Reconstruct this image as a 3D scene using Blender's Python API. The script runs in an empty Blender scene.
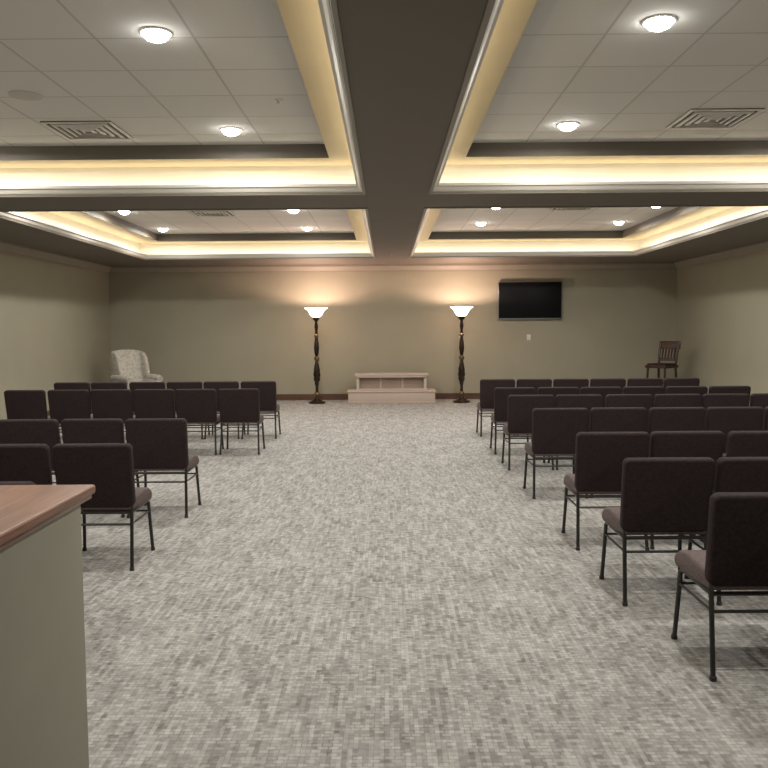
import bpy, bmesh, math, random
from mathutils import Matrix, Vector
random.seed(3)
S = bpy.context.scene
COL = S.collection

# ------------------------------------------------------------------ materials
def new_mat(name):
    m = bpy.data.materials.new(name); m.use_nodes = True
    nt = m.node_tree
    return m, nt, nt.nodes["Principled BSDF"]

def paint(name, col, rough=0.6, var=0.06, scale=3.0, bump=0.0, bscale=200, metallic=0.0, spec=0.5):
    m, nt, b = new_mat(name)
    tc = nt.nodes.new("ShaderNodeTexCoord")
    n = nt.nodes.new("ShaderNodeTexNoise"); n.inputs["Scale"].default_value = scale; n.inputs["Detail"].default_value = 3
    r = nt.nodes.new("ShaderNodeValToRGB")
    r.color_ramp.elements[0].position = 0.3; r.color_ramp.elements[1].position = 0.7
    r.color_ramp.elements[0].color = (*[c*(1-var) for c in col], 1)
    r.color_ramp.elements[1].color = (*[min(1, c*(1+var)) for c in col], 1)
    nt.links.new(tc.outputs["Object"], n.inputs["Vector"])
    nt.links.new(n.outputs["Fac"], r.inputs["Fac"])
    nt.links.new(r.outputs["Color"], b.inputs["Base Color"])
    b.inputs["Roughness"].default_value = rough
    b.inputs["Metallic"].default_value = metallic
    b.inputs["Specular IOR Level"].default_value = spec
    if bump:
        n2 = nt.nodes.new("ShaderNodeTexNoise"); n2.inputs["Scale"].default_value = bscale
        bp = nt.nodes.new("ShaderNodeBump"); bp.inputs["Strength"].default_value = bump; bp.inputs["Distance"].default_value = 0.002
        nt.links.new(tc.outputs["Object"], n2.inputs["Vector"])
        nt.links.new(n2.outputs["Fac"], bp.inputs["Height"])
        nt.links.new(bp.outputs["Normal"], b.inputs["Normal"])
    return m

def emis(name, col, strength):
    m, nt, b = new_mat(name)
    b.inputs["Base Color"].default_value = (*col, 1)
    b.inputs["Emission Color"].default_value = (*col, 1)
    b.inputs["Emission Strength"].default_value = strength
    return m

def wood(name, c1, c2, rough=0.35, sc=(2, 30, 30)):
    m, nt, b = new_mat(name)
    tc = nt.nodes.new("ShaderNodeTexCoord"); mp = nt.nodes.new("ShaderNodeMapping")
    mp.inputs["Scale"].default_value = sc
    n = nt.nodes.new("ShaderNodeTexNoise"); n.inputs["Scale"].default_value = 1.5; n.inputs["Detail"].default_value = 6; n.inputs["Distortion"].default_value = 0.6
    r = nt.nodes.new("ShaderNodeValToRGB")
    r.color_ramp.elements[0].position = 0.35; r.color_ramp.elements[1].position = 0.65
    r.color_ramp.elements[0].color = (*c1, 1); r.color_ramp.elements[1].color = (*c2, 1)
    nt.links.new(tc.outputs["Object"], mp.inputs["Vector"]); nt.links.new(mp.outputs["Vector"], n.inputs["Vector"])
    nt.links.new(n.outputs["Fac"], r.inputs["Fac"]); nt.links.new(r.outputs["Color"], b.inputs["Base Color"])
    b.inputs["Roughness"].default_value = rough
    return m

M_wall = paint("wall_paint", (0.315, 0.295, 0.218), 0.7, 0.03, 1.5, 0.1, 300)
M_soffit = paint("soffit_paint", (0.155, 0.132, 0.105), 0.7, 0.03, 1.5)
M_crown = paint("crown_paint", (0.27, 0.245, 0.195), 0.5, 0.03)
M_lip = paint("cove_lip_paint", (0.64, 0.61, 0.54), 0.45, 0.03)
M_cove = paint("cove_paint", (0.64, 0.60, 0.50), 0.6, 0.03)
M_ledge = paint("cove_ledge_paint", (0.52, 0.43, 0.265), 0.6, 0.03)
M_rise = paint("coffer_rise_shade", (0.14, 0.122, 0.095), 0.6, 0.03)  # dark taupe stands for the unlit rise: shade put into the colour
M_base = wood("baseboard_wood", (0.07, 0.035, 0.02), (0.12, 0.06, 0.035), 0.4)
M_metal = paint("chair_frame_metal", (0.045, 0.043, 0.04), 0.35, 0.1, 20, metallic=0.6)
M_back = paint("chair_back_fabric", (0.027, 0.017, 0.017), 0.85, 0.3, 60, 0.4, 500, spec=0.25)
M_seat = paint("chair_seat_fabric", (0.13, 0.10, 0.095), 0.9, 0.35, 120, 0.6, 600, spec=0.2)
M_white = paint("white_plastic", (0.66, 0.64, 0.60), 0.4, 0.02)
M_bronze = paint("lamp_bronze", (0.035, 0.022, 0.014), 0.35, 0.4, 12, metallic=0.7)
M_gold = paint("lamp_gold", (0.18, 0.12, 0.065), 0.4, 0.3, 15, metallic=0.8)
M_bench = paint("bench_paint", (0.47, 0.38, 0.32), 0.55, 0.04)
M_benchd = paint("bench_recess_shade", (0.33, 0.25, 0.20), 0.6, 0.05)  # darker copy of the bench colour, painting in the recess shade
M_pod = paint("podium_paint", (0.29, 0.275, 0.215), 0.6, 0.03, 4)
M_podtop = wood("podium_wood", (0.17, 0.075, 0.04), (0.29, 0.14, 0.08), 0.38, (26, 2, 26))
M_podedge = wood("podium_wood_edge", (0.13, 0.055, 0.03), (0.2, 0.09, 0.05), 0.3, (26, 2, 26))
M_darkwood = wood("dark_wood", (0.02, 0.008, 0.005), (0.05, 0.02, 0.012), 0.3, (12, 12, 2))
M_tvframe = paint("tv_frame", (0.3, 0.3, 0.3), 0.3, 0.02, metallic=0.8)
M_tv = paint("tv_screen", (0.004, 0.004, 0.005), 0.45, 0.0, spec=0.15)
M_black = paint("black_gap", (0.03, 0.028, 0.025), 0.6, 0.05)
M_lens = emis("downlight_lens", (1.0, 0.97, 0.93), 30)

M_wing, nt, b = new_mat("wing_chair_fabric")
tc = nt.nodes.new("ShaderNodeTexCoord"); v = nt.nodes.new("ShaderNodeTexVoronoi"); v.feature = 'SMOOTH_F1'
v.inputs["Scale"].default_value = 20
r = nt.nodes.new("ShaderNodeValToRGB"); r.color_ramp.elements[0].position = 0.25; r.color_ramp.elements[1].position = 0.5
r.color_ramp.elements[0].color = (0.40, 0.375, 0.33, 1); r.color_ramp.elements[1].color = (0.53, 0.50, 0.44, 1)
nt.links.new(tc.outputs["Object"], v.inputs["Vector"]); nt.links.new(v.outputs["Distance"], r.inputs["Fac"])
nt.links.new(r.outputs["Color"], b.inputs["Base Color"]); b.inputs["Roughness"].default_value = 0.9

# lamp glass
M_glass, nt, b = new_mat("lamp_frosted_glass")
out = nt.nodes["Material Output"]
tr = nt.nodes.new("ShaderNodeBsdfTranslucent"); tr.inputs["Color"].default_value = (0.97, 0.88, 0.80, 1)
em = nt.nodes.new("ShaderNodeEmission"); em.inputs["Color"].default_value = (1, 0.74, 0.58, 1); em.inputs["Strength"].default_value = 5.0
ad = nt.nodes.new("ShaderNodeAddShader")
nt.links.new(tr.outputs[0], ad.inputs[0]); nt.links.new(em.outputs[0], ad.inputs[1]); nt.links.new(ad.outputs[0], out.inputs["Surface"])

# ceiling tile
M_tile, nt, b = new_mat("acoustic_ceiling_tile")
tc = nt.nodes.new("ShaderNodeTexCoord")
bk = nt.nodes.new("ShaderNodeTexBrick"); bk.offset = 0.0; bk.squash = 1.0
bk.inputs["Scale"].default_value = 1.0; bk.inputs["Brick Width"].default_value = 0.655; bk.inputs["Row Height"].default_value = 0.655
bk.inputs["Mortar Size"].default_value = 0.011; bk.inputs["Mortar Smooth"].default_value = 0.3
bk.inputs["Color1"].default_value = (0.80, 0.785, 0.74, 1); bk.inputs["Color2"].default_value = (0.76, 0.745, 0.70, 1)
bk.inputs["Mortar"].default_value = (0.58, 0.57, 0.53, 1)
ns = nt.nodes.new("ShaderNodeTexNoise"); ns.inputs["Scale"].default_value = 90
mx = nt.nodes.new("ShaderNodeMix"); mx.data_type = 'RGBA'; mx.blend_type = 'MULTIPLY'; mx.inputs[0].default_value = 0.12
bp = nt.nodes.new("ShaderNodeBump"); bp.inputs["Strength"].default_value = 0.5; bp.inputs["Distance"].default_value = 0.006
nt.links.new(tc.outputs["Object"], bk.inputs["Vector"]); nt.links.new(tc.outputs["Object"], ns.inputs["Vector"])
nt.links.new(bk.outputs["Color"], mx.inputs[6]); nt.links.new(ns.outputs["Fac"], mx.inputs[7])
nt.links.new(mx.outputs[2], b.inputs["Base Color"]); nt.links.new(bk.outputs["Fac"], bp.inputs["Height"])
nt.links.new(bp.outputs["Normal"], b.inputs["Normal"]); b.inputs["Roughness"].default_value = 0.9

# carpet: woven loops (two crisp brick weaves) with soft mottling
M_carpet, nt, b = new_mat("patterned_carpet")
L = nt.links.new
tc = nt.nodes.new("ShaderNodeTexCoord")
def mapn(sc, rot=0.0):
    mp = nt.nodes.new("ShaderNodeMapping"); mp.inputs["Scale"].default_value = sc; mp.inputs["Rotation"].default_value = (0, 0, rot)
    L(tc.outputs["Object"], mp.inputs["Vector"]); return mp
def noise(sc, detail=2):
    n = nt.nodes.new("ShaderNodeTexNoise"); n.inputs["Scale"].default_value = 1; n.inputs["Detail"].default_value = detail
    L(mapn(sc).outputs[0], n.inputs["Vector"]); return n
def math_(op, a, bb):
    m = nt.nodes.new("ShaderNodeMath"); m.operation = op
    for i, q in enumerate((a, bb)):
        if isinstance(q, (int, float)): m.inputs[i].default_value = q
        else: L(q, m.inputs[i])
    return m.outputs[0]
def weave(w, h, rot, bias, mortar, off=0.5):
    bk = nt.nodes.new("ShaderNodeTexBrick"); bk.offset = off
    bk.inputs["Scale"].default_value = 1; bk.inputs["Brick Width"].default_value = w; bk.inputs["Row Height"].default_value = h
    bk.inputs["Mortar Size"].default_value = mortar; bk.inputs["Bias"].default_value = bias
    bk.inputs["Color1"].default_value = (0.0, 0.0, 0.0, 1); bk.inputs["Color2"].default_value = (1, 1, 1, 1); bk.inputs["Mortar"].default_value = (0.22, 0.22, 0.22, 1)
    L(mapn((1, 1, 1), rot).outputs[0], bk.inputs["Vector"]); return bk.outputs["Color"]
w1 = weave(0.040, 0.024, 0.0, 0.0, 0.003, 0.35)
w2 = weave(0.120, 0.020, math.pi/2, 0.0, 0.001, 0.43)
nB = noise((22, 30, 1), 3); nC = noise((7.0, 2.6, 1), 3)
s = math_('MULTIPLY', w1, 0.34)
s = math_('ADD', s, math_('MULTIPLY', w2, 0.30))
s = math_('ADD', s, math_('MULTIPLY', nB.outputs["Fac"], 0.50))
s = math_('ADD', s, math_('MULTIPLY', nC.outputs["Fac"], 0.40))
r = nt.nodes.new("ShaderNodeValToRGB")
r.color_ramp.elements[0].position = 0.36; r.color_ramp.elements[1].position = 1.0
s = math_('MULTIPLY', s, 0.92)
r.color_ramp.elements[0].color = (0.155, 0.150, 0.137, 1); r.color_ramp.elements[1].color = (0.47, 0.458, 0.43, 1)
L(s, r.inputs["Fac"]); L(r.outputs["Color"], b.inputs["Base Color"])
b.inputs["Roughness"].default_value = 0.95; b.inputs["Specular IOR Level"].default_value = 0.15
bp = nt.nodes.new("ShaderNodeBump"); bp.inputs["Strength"].default_value = 0.35; bp.inputs["Distance"].default_value = 0.003
L(s, bp.inputs["Height"]); L(bp.outputs["Normal"], b.inputs["Normal"])

# ------------------------------------------------------------------ mesh helper
class B:
    def __init__(self): self.bm = bmesh.new(); self.mats = []
    def mi(self, m):
        if m not in self.mats: self.mats.append(m)
        return self.mats.index(m)
    def merge(self, t, m, mat=None):
        if mat is not None: bmesh.ops.transform(t, matrix=mat, verts=t.verts)
        i = self.mi(m)
        for f in t.faces: f.material_index = i
        me = bpy.data.meshes.new("tmp"); t.to_mesh(me); t.free()
        self.bm.from_mesh(me); bpy.data.meshes.remove(me)
    def box(self, c, s, m, bevel=0.0, seg=2, rot=None):
        t = bmesh.new(); bmesh.ops.create_cube(t, size=1)
        bmesh.ops.scale(t, vec=s, verts=t.verts)
        if bevel: bmesh.ops.bevel(t, geom=t.edges[:], offset=bevel, segments=seg, profile=0.5, affect='EDGES')
        M = Matrix.Translation(c)
        if rot is not None: M = M @ rot
        self.merge(t, m, M)
    def tube(self, pts, r, m, n=8, flat=1.0):
        pts = [Vector(p) for p in pts]; t = bmesh.new(); rings = []
        for i, p in enumerate(pts):
            a = pts[max(0, i-1)]; c = pts[min(len(pts)-1, i+1)]
            d = (c-a).normalized()
            up = Vector((0, 0, 1)) if abs(d.z) < 0.9 else Vector((0, 1, 0))
            x = d.cross(up).normalized(); y = x.cross(d)
            rings.append([t.verts.new(p + x*r*math.cos(k*2*math.pi/n) + y*r*flat*math.sin(k*2*math.pi/n)) for k in range(n)])
        for i in range(len(rings)-1):
            for k in range(n):
                t.faces.new((rings[i][k], rings[i][(k+1) % n], rings[i+1][(k+1) % n], rings[i+1][k]))
        t.faces.new(rings[0][::-1]); t.faces.new(rings[-1])
        bmesh.ops.recalc_face_normals(t, faces=t.faces[:])
        self.merge(t, m)
    def lathe(self, prof, m, n=28, c=(0, 0, 0)):
        t = bmesh.new(); rings = []
        for r, z in prof:
            if r < 1e-5: rings.append([t.verts.new((c[0], c[1], c[2]+z))])
            else: rings.append([t.verts.new((c[0]+r*math.cos(k*2*math.pi/n), c[1]+r*math.sin(k*2*math.pi/n), c[2]+z)) for k in range(n)])
        for a, bb in zip(rings, rings[1:]):
            for k in range(n):
                k2 = (k+1) % n
                if len(a) == 1 and len(bb) == 1: continue
                if len(a) == 1: t.faces.new((a[0], bb[k], bb[k2]))
                elif len(bb) == 1: t.faces.new((a[k], a[k2], bb[0]))
                else: t.faces.new((a[k], a[k2], bb[k2], bb[k]))
        bmesh.ops.recalc_face_normals(t, faces=t.faces[:])
        self.merge(t, m)
    def prism(self, pts, x0, x1, m, bevel=0.0, mat=None):
        t = bmesh.new()
        a = [t.verts.new((x0, p[0], p[1])) for p in pts]; c = [t.verts.new((x1, p[0], p[1])) for p in pts]
        n = len(pts)
        t.faces.new(a); t.faces.new(c[::-1])
        for i in range(n): t.faces.new((a[i], c[i], c[(i+1) % n], a[(i+1) % n]))
        bmesh.ops.recalc_face_normals(t, faces=t.faces[:])
        if bevel: bmesh.ops.bevel(t, geom=t.edges[:], offset=bevel, segments=3, profile=0.5, affect='EDGES')
        self.merge(t, m, mat)
    def ring(self, rect, prof, mats):
        x0, x1, y0, y1 = rect; t = []
        for ox, oy, z in prof:
            t.append([self.bm.verts.new(q) for q in ((x0-ox, y0-oy, z), (x1+ox, y0-oy, z), (x1+ox, y1+oy, z), (x0-ox, y1+oy, z))])
        for i in range(len(t)-1):
            for k in range(4):
                f = self.bm.faces.new((t[i][k], t[i+1][k], t[i+1][(k+1) % 4], t[i][(k+1) % 4])); f.material_index = self.mi(mats[i])
    def mesh(self, name, smooth=True):
        me = bpy.data.meshes.new(name); self.bm.to_mesh(me); self.bm.free()
        for m in self.mats: me.materials.append(m)
        if smooth:
            for p in me.polygons: p.use_smooth = True
            me.set_sharp_from_angle(angle=math.radians(38))
        return me
    def obj(self, name, loc=(0, 0, 0), rz=0, parent=None, smooth=True):
        return place(self.mesh(name, smooth), name, loc, rz, parent)

def place(me, name, loc=(0, 0, 0), rz=0, parent=None):
    o = bpy.data.objects.new(name, me); COL.objects.link(o)
    o.location = loc; o.rotation_euler = (0, 0, rz)
    if parent: o.parent = parent
    return o
def empty(name, loc=(0, 0, 0), rz=0):
    o = bpy.data.objects.new(name, None); COL.objects.link(o); o.location = loc; o.rotation_euler = (0, 0, rz)
    o.empty_display_size = 0.1
    return o

# ------------------------------------------------------------------ room
XL, XR, YN, YF = -6.35, 6.63, -2.5, 18.4
ZS, Z1, Z2 = 3.075, 3.40, 3.545
W = 0.15
def simple_box(name, x0, x1, y0, y1, z0, z1, m, bevel=0):
    b_ = B(); b_.box((0, 0, 0), (x1-x0, y1-y0, z1-z0), m, bevel)
    return b_.obj(name, ((x0+x1)/2, (y0+y1)/2, (z0+z1)/2), smooth=False)
simple_box("floor", XL-W, XR+W, YN-W, YF+W, -0.1, 0, M_carpet)
simple_box("wall_left", XL-W, XL, YN-W, YF+W, 0, 3.7, M_wall)
simple_box("wall_right", XR, XR+W, YN-W, YF+W, 0, 3.7, M_wall)
simple_box("wall_back", XL, XR, YF, YF+W, 0, 3.7, M_wall)
simple_box("wall_front", XL, XR, YN-W, YN, 0, 3.7, M_wall)
bh = 0.14
def baseb(name, x0, x1, y0, y1):
    simple_box(name, x0, x1, y0, y1, 0, bh, M_base, 0.006)
baseb("baseboard_left", XL, XL+0.02, YN, YF)
baseb("baseboard_right", XR-0.02, XR, YN, YF)
baseb("baseboard_back", XL+0.02, XR-0.02, YF-0.02, YF)
baseb("baseboard_front", XL+0.02, XR-0.02, YN, YN+0.02)
b_ = B()
prof = [(0, 0, ZS-0.15), (-0.02, -0.02, ZS-0.15), (-0.022, -0.022, ZS-0.12), (-0.05, -0.05, ZS-0.09), (-0.09, -0.09, ZS-0.04), (-0.11, -0.11, ZS-0.03), (-0.11, -0.11, ZS)]
b_.ring((XL, XR, YN, YF), prof, [M_crown]*6)
b_.obj("trim_1", smooth=False)

# soffit with four coffers
CX = [(-4.9, -0.25), (0.50, 5.05)]; CY = [(2.15, 8.75), (9.83, 16.4)]
b_ = B(); xs = [XL, -4.9, -0.25, 0.50, 5.05, XR]; ys = [YN, 2.15, 8.75, 9.83, 16.4, YF]
for i in range(5):
    for j in range(5):
        if i in (1, 3) and j in (1, 3): continue
        f = b_.bm.faces.new([b_.bm.verts.new(q) for q in ((xs[i], ys[j], ZS), (xs[i], ys[j+1], ZS), (xs[i+1], ys[j+1], ZS), (xs[i+1], ys[j], ZS))])
        f.material_index = b_.mi(M_soffit)
bmesh.ops.remove_doubles(b_.bm, verts=b_.bm.verts[:], dist=1e-4)
LX, LY = 0.34, 0.24
for rx in CX:
    for ry in CY:
        p = [(0.035, 0.035, ZS), (0.035, 0.035, ZS-0.012), (0.008, 0.008, ZS-0.012), (0.0, 0.0, ZS+0.010), (-0.015, -0.015, ZS+0.018), (-0.04, -0.04, ZS+0.055), (-0.062, -0.062, ZS+0.063), (-0.062, -0.062, ZS+0.092),
             (-0.03, -0.03, ZS+0.092), (-0.0, 0.0, ZS+0.02), (0.15, 0.15, ZS+0.02), (0.15, 0.15, Z1), (-LX, -LY, Z1), (-LX, -LY, Z2)]
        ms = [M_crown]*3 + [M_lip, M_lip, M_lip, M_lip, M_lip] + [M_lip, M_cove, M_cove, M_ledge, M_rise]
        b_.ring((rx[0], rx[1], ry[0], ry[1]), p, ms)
ceiling = b_.obj("ceiling", smooth=False)
for rx in CX:
    for ry in CY:
        b_ = B()
        w, h = rx[1]-rx[0]-0.6, ry[1]-ry[0]-0.4
        f = b_.bm.faces.new([b_.bm.verts.new(q) for q in ((-w/2, -h/2, 0), (-w/2, h/2, 0), (w/2, h/2, 0), (w/2, -h/2, 0))]); b_.mi(M_tile)
        b_.obj("tile_field", ((rx[0]+rx[1])/2, (ry[0]+ry[1])/2, Z2), parent=ceiling, smooth=False)

# cove LED strips lying in the trough, tipped towards the cove face
COVE = 12.5
TILT = math.radians(28)
for rx in CX:
    for ry in CY:
        cx, cy = (rx[0]+rx[1])/2, (ry[0]+ry[1])/2; lx, ly = rx[1]-rx[0], ry[1]-ry[0]
        root = empty("cove_light", (cx, cy, ZS+0.035))
        for (sx, sy, ln) in ((0, 1, lx), (0, -1, lx), (1, 0, ly), (-1, 0, ly)):
            ld = bpy.data.lights.new("led_strip", 'AREA'); ld.shape = 'RECTANGLE'; ld.size = ln; ld.size_y = 0.03
            ld.energy = COVE*ln/5; ld.color = (1.0, 0.90, 0.735)
            o = bpy.data.objects.new("led_strip", ld); COL.objects.link(o); o.parent = root
            o.location = (sx*(lx/2+0.05), sy*(ly/2+0.05), 0.0)
            d = Vector((sx*math.sin(TILT), sy*math.sin(TILT), math.cos(TILT)))
            z = -d; xax = Vector((1, 0, 0)) if sy else Vector((0, 1, 0)); yax = z.cross(xax)
            R = Matrix((xax, yax, z)).transposed()
            o.rotation_euler = R.to_euler()

# downlights
t = B()
t.lathe([(0.108, 0.0), (0.110, -0.006), (0.098, -0.012), (0.088, -0.006), (0.084, 0.008)], M_white, 32)
me_trim = t.mesh("downlight_trim")
t = B(); t.lathe([(0.088, -0.004), (0.085, -0.022), (0.068, -0.042), (0.038, -0.055), (0.0, -0.06)], M_lens, 32); me_lens = t.mesh("downlight_lens")  # lens bulges downward so its shape imitates the round bloom glow
DL = 33.0
for yi, ry in enumerate(CY):
    for x in (-4.22, -1.49, 1.74, 4.26):
        if yi == 0: base = (3.0, 5.35, 7.88) if x < 0 else (3.0, 5.22, 7.78)
        else: base = (10.7, 13.05, 15.3) if x < 0 else (10.6, 12.78, 14.8)
        for y in base:
            root = empty("recessed_downlight", (x, y, Z2))
            place(me_trim, "trim_ring", parent=root); place(me_lens, "lens", parent=root)
            ld = bpy.data.lights.new("bulb", 'AREA'); ld.shape = 'DISK'; ld.size = 0.15; ld.energy = DL; ld.color = (1.0, 0.96, 0.91)
            o = bpy.data.objects.new("bulb", ld); COL.objects.link(o); o.parent = root; o.location = (0, 0, -0.065)

# diffusers
def diffuser(loc, s=0.66):
    b_ = B()
    b_.box((0, 0, -0.004), (s*0.99, s*0.99, 0.006), M_black)
    h = s/2
    for k in range(5):
        a = h - k*0.066; c = a - 0.032
        if c < 0.02: break
        b_.ring((-c, c, -c, c), [(a-c, a-c, -0.008), (a-c, a-c, -0.018), (0, 0, -0.024 if k else -0.016), (0, 0, -0.008)], [M_white]*3)
    b_.obj("air_vent", loc, smooth=False)
for q in ((-2.86, 7.85), (3.05, 7.6), (-2.85, 13.3), (3.0, 12.9)):
    diffuser((q[0], q[1], Z2))
b_ = B(); b_.lathe([(0.13, 0), (0.13, -0.01), (0.11, -0.014), (0.0, -0.016)], paint("speaker_grille", (0.56, 0.54, 0.50), 0.7, 0.05, 150), 32)
b_.obj("ceiling_speaker", (-2.95, 6.7, Z2))
def sprinkler(loc):
    b_ = B(); b_.lathe([(0.035, 0), (0.035, -0.006), (0.012, -0.01), (0.012, -0.03), (0.024, -0.032), (0.024, -0.036), (0, -0.037)], M_white, 16)
    b_.obj("fire_sprinkler", loc, parent=ceiling)
sprinkler((-0.9, 6.9, Z2)); sprinkler((0.12, 15.6, ZS))

# ------------------------------------------------------------------ stacking church chair
def church_chair():
    b_ = B()
    pr = [(-0.20, 0.395), (-0.20, 0.455), (-0.12, 0.478), (0.10, 0.487), (0.20, 0.475), (0.265, 0.44), (0.275, 0.40), (0.25, 0.375), (0.0, 0.378)]
    b_.prism(pr, -0.248, 0.248, M_seat, 0.018)
    rk = Matrix.Rotation(math.radians(9), 4, 'X')
    t = bmesh.new(); bmesh.ops.create_cube(t, size=1); bmesh.ops.scale(t, vec=(0.525, 0.065, 0.445), verts=t.verts)
    ve = [e for e in t.edges if abs(e.verts[0].co.y - e.verts[1].co.y) > 0.03]
    bmesh.ops.bevel(t, geom=ve, offset=0.035, segments=4, profile=0.5, affect='EDGES')
    ed = [e for e in t.edges if abs(e.verts[0].co.y - e.verts[1].co.y) < 0.001]
    bmesh.ops.bevel(t, geom=ed, offset=0.016, segments=3, profile=0.5, affect='EDGES')
    for v in t.verts:
        if v.co.z < 0: v.co.x *= 1 - 0.03*(-v.co.z/0.215)
        v.co.y += 0.02*(v.co.x/0.257)**2
    b_.merge(t, M_back, Matrix.Translation((0, -0.222, 0.632)) @ rk)
    for s in (-1, 1):
        x = 0.236*s
        b_.tube([(x*1.06, -0.262, 0.0), (x*1.02, -0.215, 0.22), (x, -0.185, 0.40), (x, -0.20, 0.50), (x, -0.235, 0.70)], 0.0125, M_metal, 8)
        b_.tube([(x*1.06, 0.235, 0.0), (x*1.01, 0.215, 0.25), (x, 0.20, 0.365), (x, 0.17, 0.382), (x, 0.0, 0.382), (x, -0.188, 0.38)], 0.0125, M_metal, 8)
        b_.tube([(x*1.01, -0.205, 0.30), (x*1.01, 0.207, 0.30)], 0.007, M_metal, 6)
        for yy in (-0.262, 0.235): b_.lathe([(0, 0), (0.016, 0), (0.016, 0.02), (0.0, 0.022)], M_black, 10, (x*1.06, yy, 0))
    for yy, zz in ((-0.188, 0.378), (0.17, 0.378)): b_.tube([(-0.236, yy, zz), (0.236, yy, zz)], 0.011, M_metal, 8)
    b_.tube([(-0.24, -0.204, 0.30), (0.24, -0.204, 0.30)], 0.008, M_metal, 6)
    b_.tube([(-0.24, 0.207, 0.30), (0.24, 0.207, 0.30)], 0.007, M_metal, 6)
    return b_.mesh("stacking_chair")
me_ch = church_chair()
def row(xedge, sgn, yfeet, n, pitch=0.55):
    for k in range(n):
        x = xedge + sgn*(0.252 + pitch*k)
        place(me_ch, "stacking_chair", (x + random.uniform(-.006, .006), yfeet + 0.262 + random.uniform(-.012, .012), 0), random.uniform(-0.012, 0.012))
for xe, yf in ((1.475, 3.54), (1.365, 4.53), (1.37, 5.71), (1.375, 7.48), (1.38, 9.0), (1.385, 10.2), (1.40, 11.9)):
    row(xe, 1, yf, 6)
for xe, yf in ((-1.77, 3.93), (-1.72, 5.28), (-1.73, 6.80), (-1.67, 10.3), (-1.65, 11.8)):
    row(xe, -1, yf, 6, 0.555)

# ------------------------------------------------------------------ torchiere lamps
def torchiere(loc):
    root = empty("floor_lamp", loc)
    b_ = B()
    b_.lathe([(0, 0), (.185, 0), (.19, .02), (.175, .04), (.12, .055), (.10, .08), (.06, .10), (.045, .14)], M_bronze)
    b_.lathe([(.045, .14), (.065, .17), (.07, .20), (.05, .23), (.035, .25)], M_gold)
    b_.lathe([(.035, .25), (.03, .36), (.045, .45), (.066, .56), (.07, .66), (.06, .78), (.04, .88), (.03, .93)], M_bronze)
    b_.lathe([(.03, .93), (.055, .95), (.062, .985), (.055, 1.02), (.03, 1.04)], M_gold)
    b_.lathe([(.03, 1.04), (.045, 1.10), (.058, 1.20), (.05, 1.32), (.032, 1.42), (.03, 1.45)], M_bronze)
    b_.lathe([(.03, 1.45), (.05, 1.47), (.05, 1.50), (.03, 1.52)], M_gold)
    b_.lathe([(.03, 1.52), (.028, 1.60), (.045, 1.68), (.03, 1.76), (.03, 1.80), (.07, 1.84), (.085, 1.88), (.07, 1.895), (0, 1.895)], M_bronze)
    for ph in range(4):
        pts = []
        for i in range(41):
            u = i/40; z = .40 + .46*u; rr = .034 + .037*math.sin(math.pi*min(1, max(0, u*1.02)))
            a = ph*math.pi/2 + u*math.pi*2; pts.append((rr*math.cos(a), rr*math.sin(a), z))
        b_.tube(pts, 0.009, M_bronze, 5)
    b_.obj("stand", parent=root)
    g = B(); g.lathe([(.06, 1.893), (.10, 1.91), (.13, 1.95), (.16, 2.01), (.205, 2.06), (.25, 2.085), (.25, 2.092), (.20, 2.07), (.153, 2.02), (.12, 1.955), (.09, 1.92), (.0, 1.905)], M_glass, 36)
    g.obj("glass_bowl", parent=root)
    ld = bpy.data.lights.new("bulb", 'POINT'); ld.energy = 120; ld.shadow_soft_size = 0.04; ld.color = (1.0, 0.68, 0.55)
    o = bpy.data.objects.new("bulb", ld); COL.objects.link(o); o.parent = root; o.location = (0, 0, 2.04)
torchiere((-1.54, 17.55, 0)); torchiere((1.64, 17.55, 0))

# ------------------------------------------------------------------ casket bier / bench
b_ = B()
b_.box((0, 0, 0.125), (1.90, 0.72, 0.25), M_bench, 0.008)
b_.box((0, 0, 0.255), (1.94, 0.76, 0.03), M_bench, 0.01)
b_.box((0, 0, 0.02), (1.93, 0.75, 0.04), M_bench, 0.006)
b_.box((0, 0, 0.615), (1.62, 0.50, 0.045), M_bench, 0.012)
b_.box((0, 0.05, 0.43), (1.44, 0.30, 0.33), M_benchd, 0.004)
b_.box((0, -0.03, 0.575), (1.52, 0.42, 0.04), M_bench, 0.008)
b_.box((0, -0.03, 0.29), (1.56, 0.44, 0.04), M_bench, 0.008)
for s in (-1, 1):
    b_.prism([(-0.23, 0.27), (0.22, 0.27), (0.20, 0.6), (-0.19, 0.6)], s*0.74-0.03, s*0.74+0.03, M_bench, 0.006)
for x in (-0.24, 0.24):
    b_.box((x, -0.105, 0.43), (0.04, 0.02, 0.30), M_bench, 0.006)
b_.obj("casket_bier", (0.10, 17.78, 0))

# ------------------------------------------------------------------ TV + switch
b_ = B()
b_.box((0, 0, 0), (1.46, 0.05, 0.86), M_tvframe, 0.008)
b_.box((0, -0.024, 0.006), (1.425, 0.012, 0.815), M_tv, 0.003)
b_.box((0, 0.045, 0), (0.5, 0.05, 0.4), M_black, 0.005)
b_.obj("wall_television", (3.27, YF-0.07, 2.25))
b_ = B(); b_.box((0, 0, 0), (0.09, 0.008, 0.13), M_white, 0.003); b_.box((0, -0.006, 0), (0.035, 0.008, 0.07), M_white, 0.002)
b_.obj("light_switch", (3.26, YF-0.004, 1.41))

# ------------------------------------------------------------------ podium counter
b_ = B()
b_.box((0, 0, 0.53), (0.675, 0.91, 1.06), M_pod, 0.004)
b_.box((0, 0, 1.068), (0.73, 0.96, 0.016), M_podedge, 0.004)
b_.box((0, 0, 1.090), (0.75, 0.98, 0.03), M_podtop, 0.008, 3)
b_.obj("podium", (-0.957-0.37, 2.58-0.49, 0))

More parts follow.
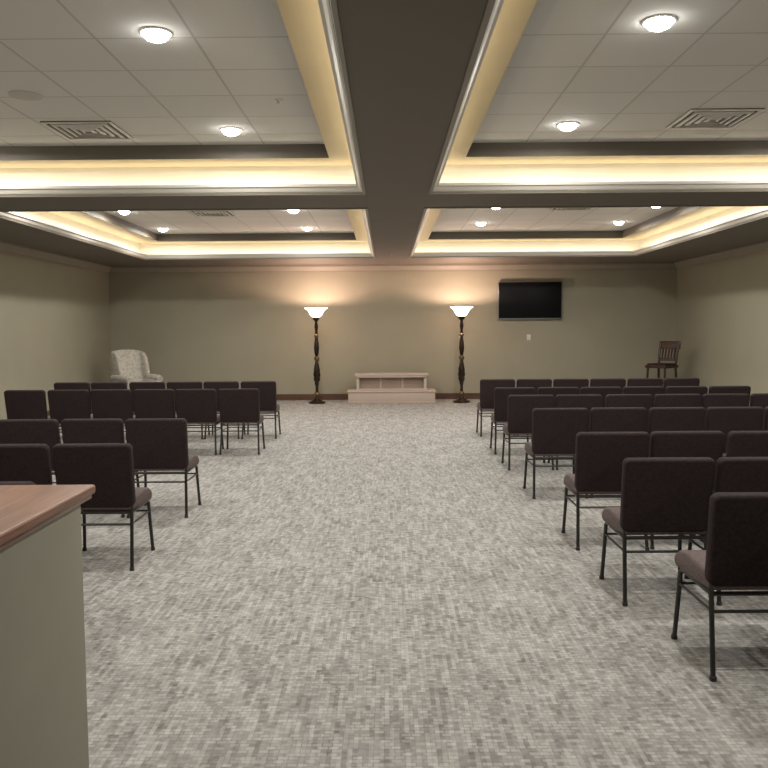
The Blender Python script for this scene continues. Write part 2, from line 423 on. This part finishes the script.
# ------------------------------------------------------------------ wing chair (faces +Y)
b_ = B()
b_.box((0, 0.0, 0.30), (0.70, 0.66, 0.20), M_wing, 0.03, 3)
b_.box((0, 0.06, 0.46), (0.54, 0.62, 0.16), M_wing, 0.05, 4)
b_.prism([(-0.32, 0.35), (-0.16, 0.40), (-0.24, 0.80), (-0.30, 1.14), (-0.34, 1.20), (-0.40, 1.18), (-0.42, 1.12), (-0.38, 0.7)], -0.33, 0.33, M_wing, 0.025)
b_.tube([(-0.32, -0.36, 1.15), (-0.18, -0.365, 1.175), (0, -0.37, 1.185), (0.18, -0.365, 1.175), (0.32, -0.36, 1.15)], 0.042, M_wing, 10)
for s in (-1, 1):
    x0, x1 = sorted((s*0.29, s*0.37))
    b_.prism([(-0.40, 0.60), (-0.10, 0.60), (-0.02, 0.72), (-0.06, 0.92), (-0.12, 1.06), (-0.20, 1.15), (-0.34, 1.19), (-0.40, 1.14)], x0, x1, M_wing, 0.025)
    x0, x1 = sorted((s*0.28, s*0.40))
    b_.prism([(-0.34, 0.20), (0.32, 0.20), (0.34, 0.56), (-0.34, 0.62)], x0, x1, M_wing, 0.03)
    b_.tube([(s*0.36, -0.30, 0.63), (s*0.365, 0.0, 0.63), (s*0.365, 0.30, 0.61), (s*0.36, 0.35, 0.59)], 0.068, M_wing, 12)
    b_.tube([(s*0.32, 0.28, 0.21), (s*0.33, 0.31, 0.10), (s*0.32, 0.30, 0.0)], 0.028, M_darkwood, 8)
    b_.tube([(s*0.30, -0.28, 0.21), (s*0.31, -0.36, 0.0)], 0.024, M_darkwood, 8)
b_.obj("wing_chair", (-5.33, 16.95, 0), math.radians(-130))

# ------------------------------------------------------------------ wooden bar stool with back (faces +Y)
b_ = B()
b_.box((0, 0, 0.79), (0.50, 0.48, 0.06), M_darkwood, 0.015, 3)
b_.box((0, 0.01, 0.83), (0.44, 0.42, 0.05), M_back, 0.02, 3)
for s in (-1, 1):
    b_.tube([(s*0.23, 0.22, 0), (s*0.20, 0.19, 0.77)], 0.026, M_darkwood, 8)
    b_.tube([(s*0.23, -0.25, 0), (s*0.20, -0.20, 0.77), (s*0.21, -0.23, 1.05), (s*0.22, -0.29, 1.27)], 0.026, M_darkwood, 8)
    b_.tube([(s*0.222, -0.22, 0.35), (s*0.216, 0.21, 0.35)], 0.015, M_darkwood, 8)
for y, z in ((0.212, 0.28), (-0.225, 0.42)): b_.tube([(-0.22, y, z), (0.22, y, z)], 0.015, M_darkwood, 8)
b_.prism([(-0.295, 1.16), (-0.265, 1.15), (-0.295, 1.32), (-0.325, 1.32)], -0.25, 0.25, M_darkwood, 0.006)
b_.prism([(-0.225, 0.90), (-0.205, 0.90), (-0.22, 0.96), (-0.24, 0.96)], -0.21, 0.21, M_darkwood, 0.004)
for k in range(5):
    x = -0.14+0.07*k
    b_.tube([(x, -0.225, 0.94), (x, -0.25, 1.08), (x, -0.285, 1.19)], 0.021, M_darkwood, 6)
b_.obj("bar_stool", (5.82, 16.95, 0), math.radians(128))

# ------------------------------------------------------------------ world, camera
w = bpy.data.worlds.new("World"); S.world = w; w.use_nodes = True
w.node_tree.nodes["Background"].inputs[0].default_value = (0.05, 0.05, 0.05, 1)
cam = bpy.data.cameras.new("Camera"); cam.sensor_width = 36; cam.lens = 37.5; cam.clip_start = 0.05
co = bpy.data.objects.new("Camera", cam); COL.objects.link(co)
co.matrix_world = Matrix.Translation((0, 0, 1.6)) @ Matrix.Rotation(math.radians(0.215), 4, 'Z') @ Matrix.Rotation(math.radians(90-3.86), 4, 'X') @ Matrix.Rotation(math.radians(-0.4), 4, 'Z')
S.camera = co
S.view_settings.view_transform = 'Standard'
S.view_settings.exposure = 0.0
